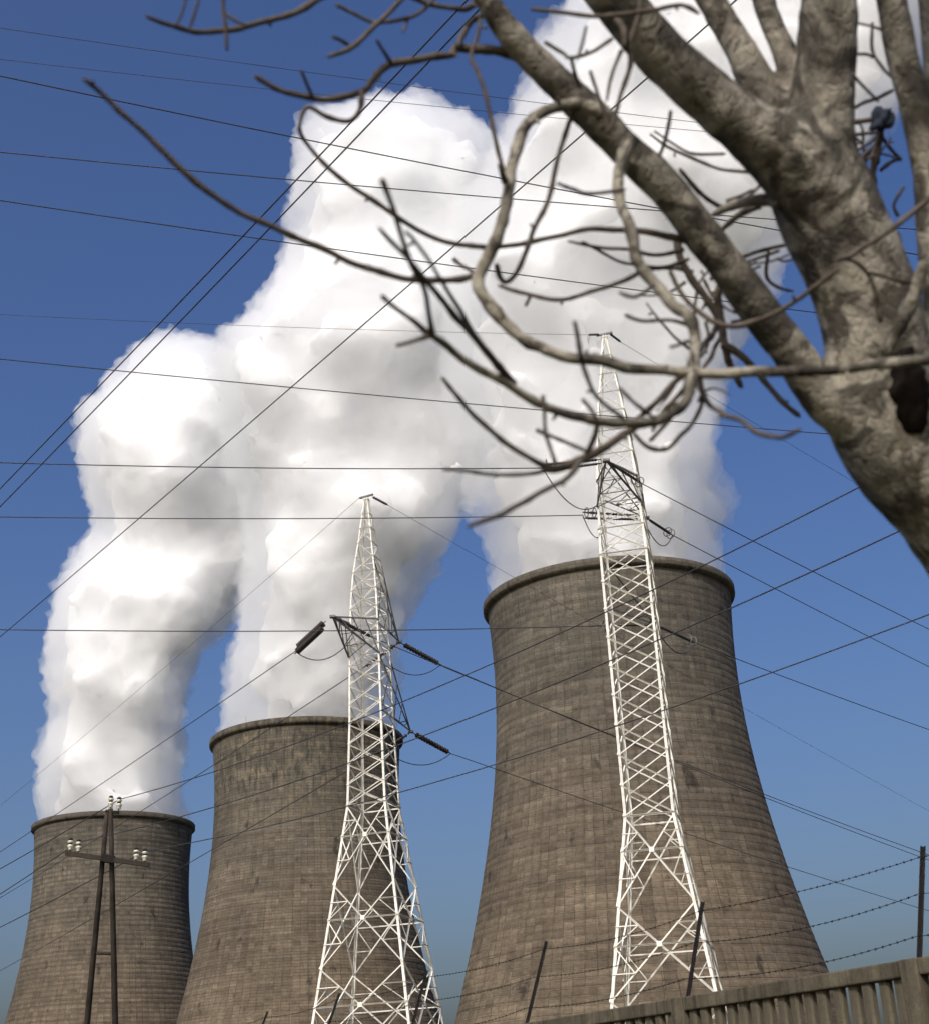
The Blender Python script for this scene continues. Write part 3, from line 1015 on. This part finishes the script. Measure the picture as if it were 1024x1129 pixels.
BR = [  # (points (x, y, radius in pixels), depth, depth at the end)
 ([(665, 130, 12), (640, 117, 10), (615, 118, 9), (590, 125, 9), (574, 145, 9), (565, 180, 9), (562, 210, 9), (556, 240, 9), (546, 268, 10), (532, 292, 10), (527, 312, 10), (535, 332, 10), (556, 358, 10), (588, 380, 9), (635, 396, 9), (690, 404, 8.5), (780, 411, 8.5), (870, 408, 8), (960, 403, 8), (1050, 397, 8)], 4.3, 3.9, 'b'),
 ([(530, 298, 6), (515, 306, 5), (480, 309, 5), (440, 306, 5), (400, 295, 5), (350, 270, 5), (310, 252, 5), (270, 235, 5), (230, 210, 5), (190, 175, 5), (150, 138, 4.5), (115, 105, 4), (92, 86, 3)], 4.15, 3.7, 't'),
 ([(755, 266, 7), (735, 262, 6), (700, 255, 5), (660, 252, 4.5), (620, 258, 4), (580, 268, 4), (540, 272, 4), (500, 268, 4), (470, 257, 4), (440, 240, 4), (400, 213, 4), (360, 183, 3.5), (335, 155, 3), (329, 138, 3)], 4.6, 4.3, 't'),
 ([(575, 62, 9), (554, 59, 8), (530, 56, 7), (504, 52, 7), (497, 59, 6), (463, 64, 6), (432, 70, 6), (413, 88, 5.5), (400, 100, 5.5), (360, 108, 5), (335, 105, 5), (310, 98, 4.5), (280, 84, 4)], 4.5, 4.2, 't'),
 ([(400, 100, 4), (398, 118, 4), (385, 132, 4), (360, 128, 4), (338, 118, 3.5), (330, 140, 3)], 4.25, 4.2, 't'),
 ([(345, 106, 3), (338, 92, 3), (331, 76, 2.5)], 4.25, 4.2, 't'),
 ([(432, 70, 3.5), (425, 58, 3), (415, 42, 2.5)], 4.3, 4.2, 't'),
 ([(395, -25, 6), (360, -5, 5), (330, 12, 5), (290, 25, 5), (250, 33, 5), (215, 34, 4), (185, 27, 4), (160, 17, 3)], 4.4, 4.0, 't'),
 ([(246, -12, 3), (247, 15, 3), (249, 35, 3), (250, 55, 2)], 4.0, 4.0, 't'),
 ([(222, -12, 2.5), (216, 10, 2.5), (209, 31, 2)], 4.0, 4.0, 't'),
 ([(206, -5, 2), (200, 15, 2), (193, 30, 1.8)], 4.0, 4.0, 't'),
 ([(247, 15, 2.5), (262, 24, 2.5), (275, 28, 2)], 4.0, 4.0, 't'),
 ([(460, -22, 4), (441, 0, 4), (413, 30, 4), (388, 52, 4), (360, 62, 3)], 4.4, 4.2, 't'),
 ([(388, 52, 3), (378, 45, 3), (366, 40, 2.5)], 4.3, 4.2, 't'),
 ([(480, -2, 3), (462, 14, 3), (440, 22, 3), (412, 24, 3), (390, 14, 3), (370, 5, 3)], 4.4, 4.3, 't'),
 ([(450, 20, 2.5), (444, 36, 2.2)], 4.4, 4.3, 't'),
 ([(545, 15, 6), (520, 22, 5), (508, 40, 5), (503, 53, 5)], 4.5, 4.4, 't'),
 ([(530, -5, 5), (515, 10, 5), (500, 8, 4), (470, 2, 4), (440, -10, 4)], 4.5, 4.4, 't'),
 ([(530, 20, 3), (527, 40, 3), (519, 62, 3), (526, 80, 3.5), (535, 103, 3.5), (547, 156, 3.5), (558, 200, 4)], 4.3, 4.2, 't'),
 ([(558, 200, 6), (553, 190, 4), (549, 180, 2)], 4.15, 4.1, 't'),
 ([(421, 196, 4), (437, 240, 4), (450, 280, 4), (461, 305, 4), (470, 325, 4), (474, 350, 4), (475, 372, 6)], 3.2, 3.5, 't'),
 ([(766, 385, 7), (762, 418, 8), (753, 445, 8), (732, 461, 8), (693, 466, 7.5), (651, 464, 7.5), (598, 447, 7), (556, 422, 7), (516, 399, 6.5), (490, 380, 6), (474, 369, 5), (455, 353, 4), (438, 340, 4), (421, 326, 3.5)], 4.0, 3.4, 'b'),
 ([(474, 369, 4), (455, 375, 3.5), (436, 381, 3)], 3.5, 3.4, 't'),
 ([(565, 424, 7), (545, 400, 6), (520, 367, 6), (492, 337, 5), (470, 310, 4.5), (454, 290, 4), (418, 250, 4)], 3.7, 3.2, 't'),
 ([(524, 370, 4), (503, 335, 4), (480, 298, 3), (462, 270, 3), (447, 255, 3)], 3.6, 3.1, 't'),
 ([(500, 285, 3), (520, 298, 3), (530, 305, 3)], 4.6, 4.4, 't'),
 ([(695, 150, 11), (684, 180, 9), (683, 213, 9), (692, 253, 9), (708, 293, 9), (737, 330, 9.5), (757, 346, 9.5), (763, 373, 9), (762, 407, 9), (757, 436, 7)], 4.3, 4.0, 'b'),
 ([(632, 120, 4), (625, 140, 4), (618, 165, 4), (612, 188, 4), (602, 225, 4), (588, 252, 4), (580, 277, 4), (570, 300, 4), (559, 311, 4), (551, 305, 4), (547, 290, 4)], 4.3, 4.15, 't'),
 ([(587, 253, 3), (584, 247, 2.5)], 4.2, 4.2, 't'),
 ([(705, 300, 4), (673, 314, 3.5), (630, 328, 3.5), (600, 329, 3.5), (572, 322, 3), (548, 314, 3)], 4.2, 4.6, 't'),
 ([(585, 326, 3), (580, 337, 2.5)], 4.5, 4.5, 't'),
 ([(705, 466, 6), (685, 480, 6), (665, 495, 6), (637, 510, 7), (612, 516, 7), (595, 511, 5), (559, 489, 4), (524, 461, 4), (505, 438, 3.5), (486, 416, 3)], 3.9, 3.7, 't'),
 ([(640, 508, 5), (622, 528, 4.5), (581, 552, 4.5), (545, 569, 4.5), (515, 581, 3.5)], 3.7, 3.0, 't'),
 ([(612, 517, 4), (585, 523, 3), (540, 523, 3), (515, 520, 3), (487, 518, 3)], 3.8, 3.6, 't'),
 ([(598, 436, 3), (600, 471, 3), (606, 492, 3), (613, 512, 3.5)], 3.7, 3.7, 't'),
 ([(590, 474, 3), (615, 485, 3), (646, 498, 3.5)], 3.7, 3.7, 't'),
 ([(660, 464, 5), (655, 482, 4.5), (645, 503, 5)], 3.8, 3.8, 't'),
 ([(633, 355, 3.5), (638, 385, 3.5), (646, 415, 3.5), (660, 440, 3.5), (690, 462, 3.5)], 3.2, 3.5, 't'),
 ([(641, 440, 3), (650, 450, 3), (658, 462, 3)], 3.7, 3.7, 't'),
 ([(684, 428, 3), (700, 445, 3), (722, 462, 3)], 3.4, 3.6, 't'),
 ([(752, 414, 5), (740, 424, 5), (724, 440, 5), (712, 452, 4.5), (700, 463, 4.5)], 4.1, 4.0, 't'),
 ([(756, 425, 4), (744, 440, 4), (730, 456, 4), (718, 476, 3)], 4.15, 4.1, 't'),
 ([(768, 405, 4), (775, 438, 3.5), (762, 466, 3.5), (750, 479, 3.5), (734, 494, 3.5), (713, 491, 3.5), (697, 477, 3.5)], 4.1, 4.0, 't'),
 ([(755, 440, 3.5), (738, 465, 3.5), (715, 487, 3)], 4.2, 4.2, 't'),
 ([(764, 410, 4), (770, 426, 4), (780, 444, 4), (798, 458, 4), (816, 464, 4), (835, 478, 4), (857, 481, 4), (882, 474, 3.5)], 4.3, 3.4, 't'),
 ([(825, 325, 5), (800, 310, 6), (790, 325, 6), (796, 354, 6), (801, 391, 6), (808, 410, 5), (818, 427, 4)], 5.0, 5.0, 't'),
 ([(745, 262, 6), (750, 285, 6), (761, 306, 6), (785, 336, 6), (795, 362, 6)], 5.0, 5.0, 't'),
 ([(795, 380, 7), (817, 391, 6), (835, 413, 5), (854, 434, 4.5), (882, 460, 4)], 5.0, 4.9, 't'),
 ([(792, 356, 5), (780, 374, 4.5), (768, 394, 4.5), (752, 414, 4.5)], 4.9, 4.4, 't'),
 ([(798, 365, 4), (786, 388, 3.5), (773, 408, 3.5)], 4.9, 4.5, 't'),
 ([(738, 300, 4), (752, 326, 4), (766, 341, 4), (788, 356, 4.5), (809, 360, 4.5), (833, 354, 4.5), (857, 343, 4), (880, 329, 4), (902, 311, 4), (925, 297, 4)], 4.4, 4.1, 't'),
 ([(752, 275, 4), (720, 280, 3), (690, 275, 3), (655, 272, 2.5), (625, 266, 2)], 4.8, 4.7, 't'),
 ([(758, 285, 3), (730, 295, 3), (702, 291, 2.5), (681, 287, 2.5), (655, 274, 2.5), (640, 266, 2)], 4.9, 4.7, 't'),
 ([(764, 360, 3.5), (740, 353, 3), (708, 353, 3), (688, 346, 3)], 4.1, 4.0, 't'),
 ([(760, 375, 3), (748, 380, 2.5), (738, 382, 2.5)], 4.0, 3.5, 't'),
 ([(720, 316, 3), (700, 327, 3), (682, 323, 2.5)], 4.0, 3.5, 't'),
 ([(765, 300, 4), (745, 296, 3), (725, 296, 3), (700, 300, 2.5)], 5.0, 5.0, 't'),
 ([(862, 222, 10), (846, 222, 9), (819, 224, 8.5), (800, 228, 7), (786, 236, 4)], 4.6, 4.9, 'b'),
 ([(840, 228, 5), (818, 234, 5), (801, 248, 4), (790, 258, 3)], 4.9, 5.0, 't'),
 ([(795, 228, 4), (779, 218, 3.5), (763, 204, 3.5), (748, 186, 2.5)], 4.9, 4.8, 't'),
 ([(818, 222, 3), (832, 210, 2.5), (842, 198, 2)], 4.8, 4.8, 't'),
 ([(800, 222, 3), (815, 216, 2.5), (830, 208, 2.2)], 4.9, 4.9, 't'),
 ([(815, 284, 2.5), (843, 275, 3), (872, 269, 3), (890, 262, 3)], 5.3, 5.2, 't'),
 ([(822, 290, 2.5), (840, 283, 2.5), (860, 275, 2.5)], 5.3, 5.2, 't'),
 ([(847, 276, 3), (845, 304, 3), (857, 316, 2.5), (875, 321, 2)], 5.3, 5.3, 't'),
 ([(838, 293, 2), (830, 296, 2)], 5.3, 5.3, 't'),
 ([(856, 284, 2), (866, 287, 2), (878, 284, 1.8)], 5.3, 5.3, 't'),
 ([(585, 10, 3), (620, 13, 3.5), (655, 18, 3.5), (690, 15, 3.5), (714, 11, 3.5), (751, 5, 3.5), (772, 15, 3)], 4.2, 4.1, 't'),
 ([(600, 47, 3), (620, 58, 3), (629, 63, 3), (655, 56, 3), (676, 42, 3)], 4.3, 4.2, 't'),
 ([(629, 63, 3), (632, 78, 3), (638, 95, 3)], 4.3, 4.4, 't'),
 ([(647, 28, 2.5), (643, 45, 2.5), (637, 66, 2.2)], 4.0, 4.0, 't'),
 ([(672, 15, 4), (682, 24, 5), (688, 36, 6), (689, 54, 5)], 4.25, 4.2, 't'),
 ([(685, 55, 3), (673, 87, 2.5), (668, 112, 2)], 4.25, 4.2, 't'),
 ([(706, -15, 5), (704, 15, 4.5), (696, 45, 5), (694, 72, 4), (682, 110, 3.5), (672, 145, 4)], 4.25, 4.2, 't'),
 ([(650, 78, 3), (658, 100, 3), (666, 125, 3), (671, 148, 4)], 4.2, 4.2, 't'),
 ([(724, 10, 3), (722, 26, 3), (705, 32, 3)], 4.3, 4.3, 't'),
 ([(739, 122, 3), (737, 140, 3), (732, 160, 3), (722, 182, 3)], 4.4, 4.5, 't'),
 ([(716, 148, 2.2), (735, 161, 2.5), (765, 176, 2.5), (795, 186, 2.5), (830, 190, 3)], 5.1, 5.0, 't'),
 ([(721, 145, 2), (742, 159, 2.2), (765, 169, 2.5), (800, 170, 2.5)], 5.1, 5.0, 't'),
 ([(615, 202, 2.5), (630, 207, 3), (650, 212, 3), (690, 208, 3)], 4.0, 4.2, 't'),
 ([(940, 120, 3), (952, 114, 3), (966, 108, 3), (985, 98, 3)], 5.2, 5.0, 't'),
 ([(930, 134, 4), (948, 133, 4), (965, 131, 4)], 5.3, 5.3, 't'),
 ([(930, 149, 3), (948, 148, 3), (964, 146, 3)], 5.3, 5.3, 't'),
 ([(968, 128, 4), (970, 150, 6), (964, 172, 6), (960, 195, 5), (955, 215, 4)], 5.3, 5.3, 't'),
 ([(965, 160, 3), (950, 172, 3), (938, 182, 2.5)], 5.3, 5.3, 't'),
 ([(967, 150, 2.5), (955, 160, 2.5), (940, 168, 2)], 5.3, 5.3, 't'),
 ([(970, 188, 3), (982, 178, 3), (994, 174, 3)], 5.3, 5.3, 't'),
 ([(972, 150, 3), (984, 165, 3), (994, 176, 2.5)], 5.3, 5.3, 't'),
 ([(962, 25, 2.5), (962, 55, 2.5), (972, 74, 2.5), (985, 88, 3)], 5.0, 4.9, 't'),
 ([(938, 60, 2.5), (955, 60, 2.5), (963, 64, 2.5)], 5.0, 5.0, 't'),
 ([(940, 82, 2.5), (952, 96, 2.5), (968, 112, 2.5)], 4.4, 4.5, 't'),
 ([(938, 23, 2), (955, 27, 2), (975, 33, 2.5)], 5.0, 4.9, 't'),
 ([(925, 285, 4), (938, 281, 4), (957, 270, 4), (981, 253, 4.5), (998, 240, 4.5), (1035, 208, 5)], 4.2, 4.4, 't'),
 ([(1018, 288, 8), (1012, 303, 9), (1003, 335, 9), (988, 368, 10), (975, 392, 12)], 4.35, 4.4, 'b'),
 ([(930, 284, 3.5), (946, 291, 3.5), (959, 306, 3.5), (966, 330, 3.5), (972, 356, 4)], 4.28, 4.3, 't'),
 ([(958, 300, 3), (980, 306, 3), (1004, 312, 4)], 4.25, 4.3, 't'),
 ([(990, 238, 3), (985, 225, 2.5), (996, 205, 2.5)], 4.9, 4.9, 't'),
 ([(1000, 300, 3), (996, 280, 2.5), (990, 255, 2)], 4.9, 4.9, 't'),
 ([(1010, 300, 4), (1004, 318, 3), (1040, 330, 3)], 4.9, 4.9, 't'),
]
rb = random.Random(99)
def wild(n, x0, x1, y0, y1, d, ln, r):
    for _ in range(n):
        x, y = rb.uniform(x0, x1), rb.uniform(y0, y1)
        a = rb.uniform(0, 2 * PI); bend = rb.uniform(-.5, .5)
        pts = []
        L = rb.uniform(*ln)
        for k in range(5):
            pts.append((x, y, r * (1 - k * .14)))
            x += math.cos(a) * L / 4; y += math.sin(a) * L / 4
            a += bend + rb.uniform(-.25, .25)
        BR.append((pts, d, d + rb.uniform(-.1, .1), 't'))
wild(9, 752, 812, 285, 400, 5.0, (40, 90), 2.6)
wild(9, 940, 985, 140, 200, 5.3, (25, 55), 2.6)
wild(3, 720, 775, 420, 480, 4.2, (30, 60), 2.6)
for i, (raw, d0, d1, kind) in enumerate(BR):
    pts = branch_pts(raw, d0, d1, .70)
    pl = smooth_line(pts, 6)
    jit = []
    for k, (p, r) in enumerate(pl):
        q = noise.noise_vector(p * 9.0 + Vector((i, 0, 0))) * r * .8
        knob = 1 + .45 * max(0, noise.noise(p * 34.0))
        jit.append((p + q, r * knob))
    jit[-1] = (jit[-1][0], jit[-1][1] * .4)
    geo = [tube_geo([p for p, r in jit], [r for p, r in jit], 10 if kind == 'b' else 7, .12, True, i)]
    # spur buds along the twig
    nspur = max(1, len(raw) // 4) if len(raw) > 4 else 0
    for s in range(nspur):
        k = rb.randrange(3, len(jit) - 3)
        p, r = jit[k]
        t = (jit[k + 1][0] - jit[k - 1][0]).normalized()
        side = Vector((rb.uniform(-1, 1), rb.uniform(-.5, .5), rb.uniform(-1, 1)))
        side = (side - t * side.dot(t)).normalized()
        ln = rb.uniform(.006, .022)
        geo.append(tube_geo([p, p + side * (r + ln * .6) + t * ln * .3, p + side * (r + ln) + t * ln * .5], [r * .55, .0045, .0025], 6))
    V, F = merge(geo)
    local_mesh('branch' if kind == 'b' else 'twig', (V, F), M['bark'] if kind == 'b' else M['twig'], tree)

# a slate blue rag caught in the twigs between trunk and right limb
c = at(972, 131, 5.25)
bm = bmesh.new()
bmesh.ops.create_icosphere(bm, subdivisions=3, radius=1)
for v in bm.verts:
    n_ = noise.noise(v.co * 1.6 + Vector((3, 1, 2)))
    v.co = Vector((v.co.x * .034, v.co.y * .028, v.co.z * .05)) * (1 + .75 * n_ + .12 * noise.noise(v.co * 5))
me = bpy.data.meshes.new('rag'); bm.to_mesh(me); bm.free()
rag = link('crumpled_rag', me, M['rag'], None, True)
rag.location = c
rag.rotation_euler = (.2, .4, .1)
tag(rag, 'small slate blue bundle caught in twigs between trunk and right limb', 'rag')
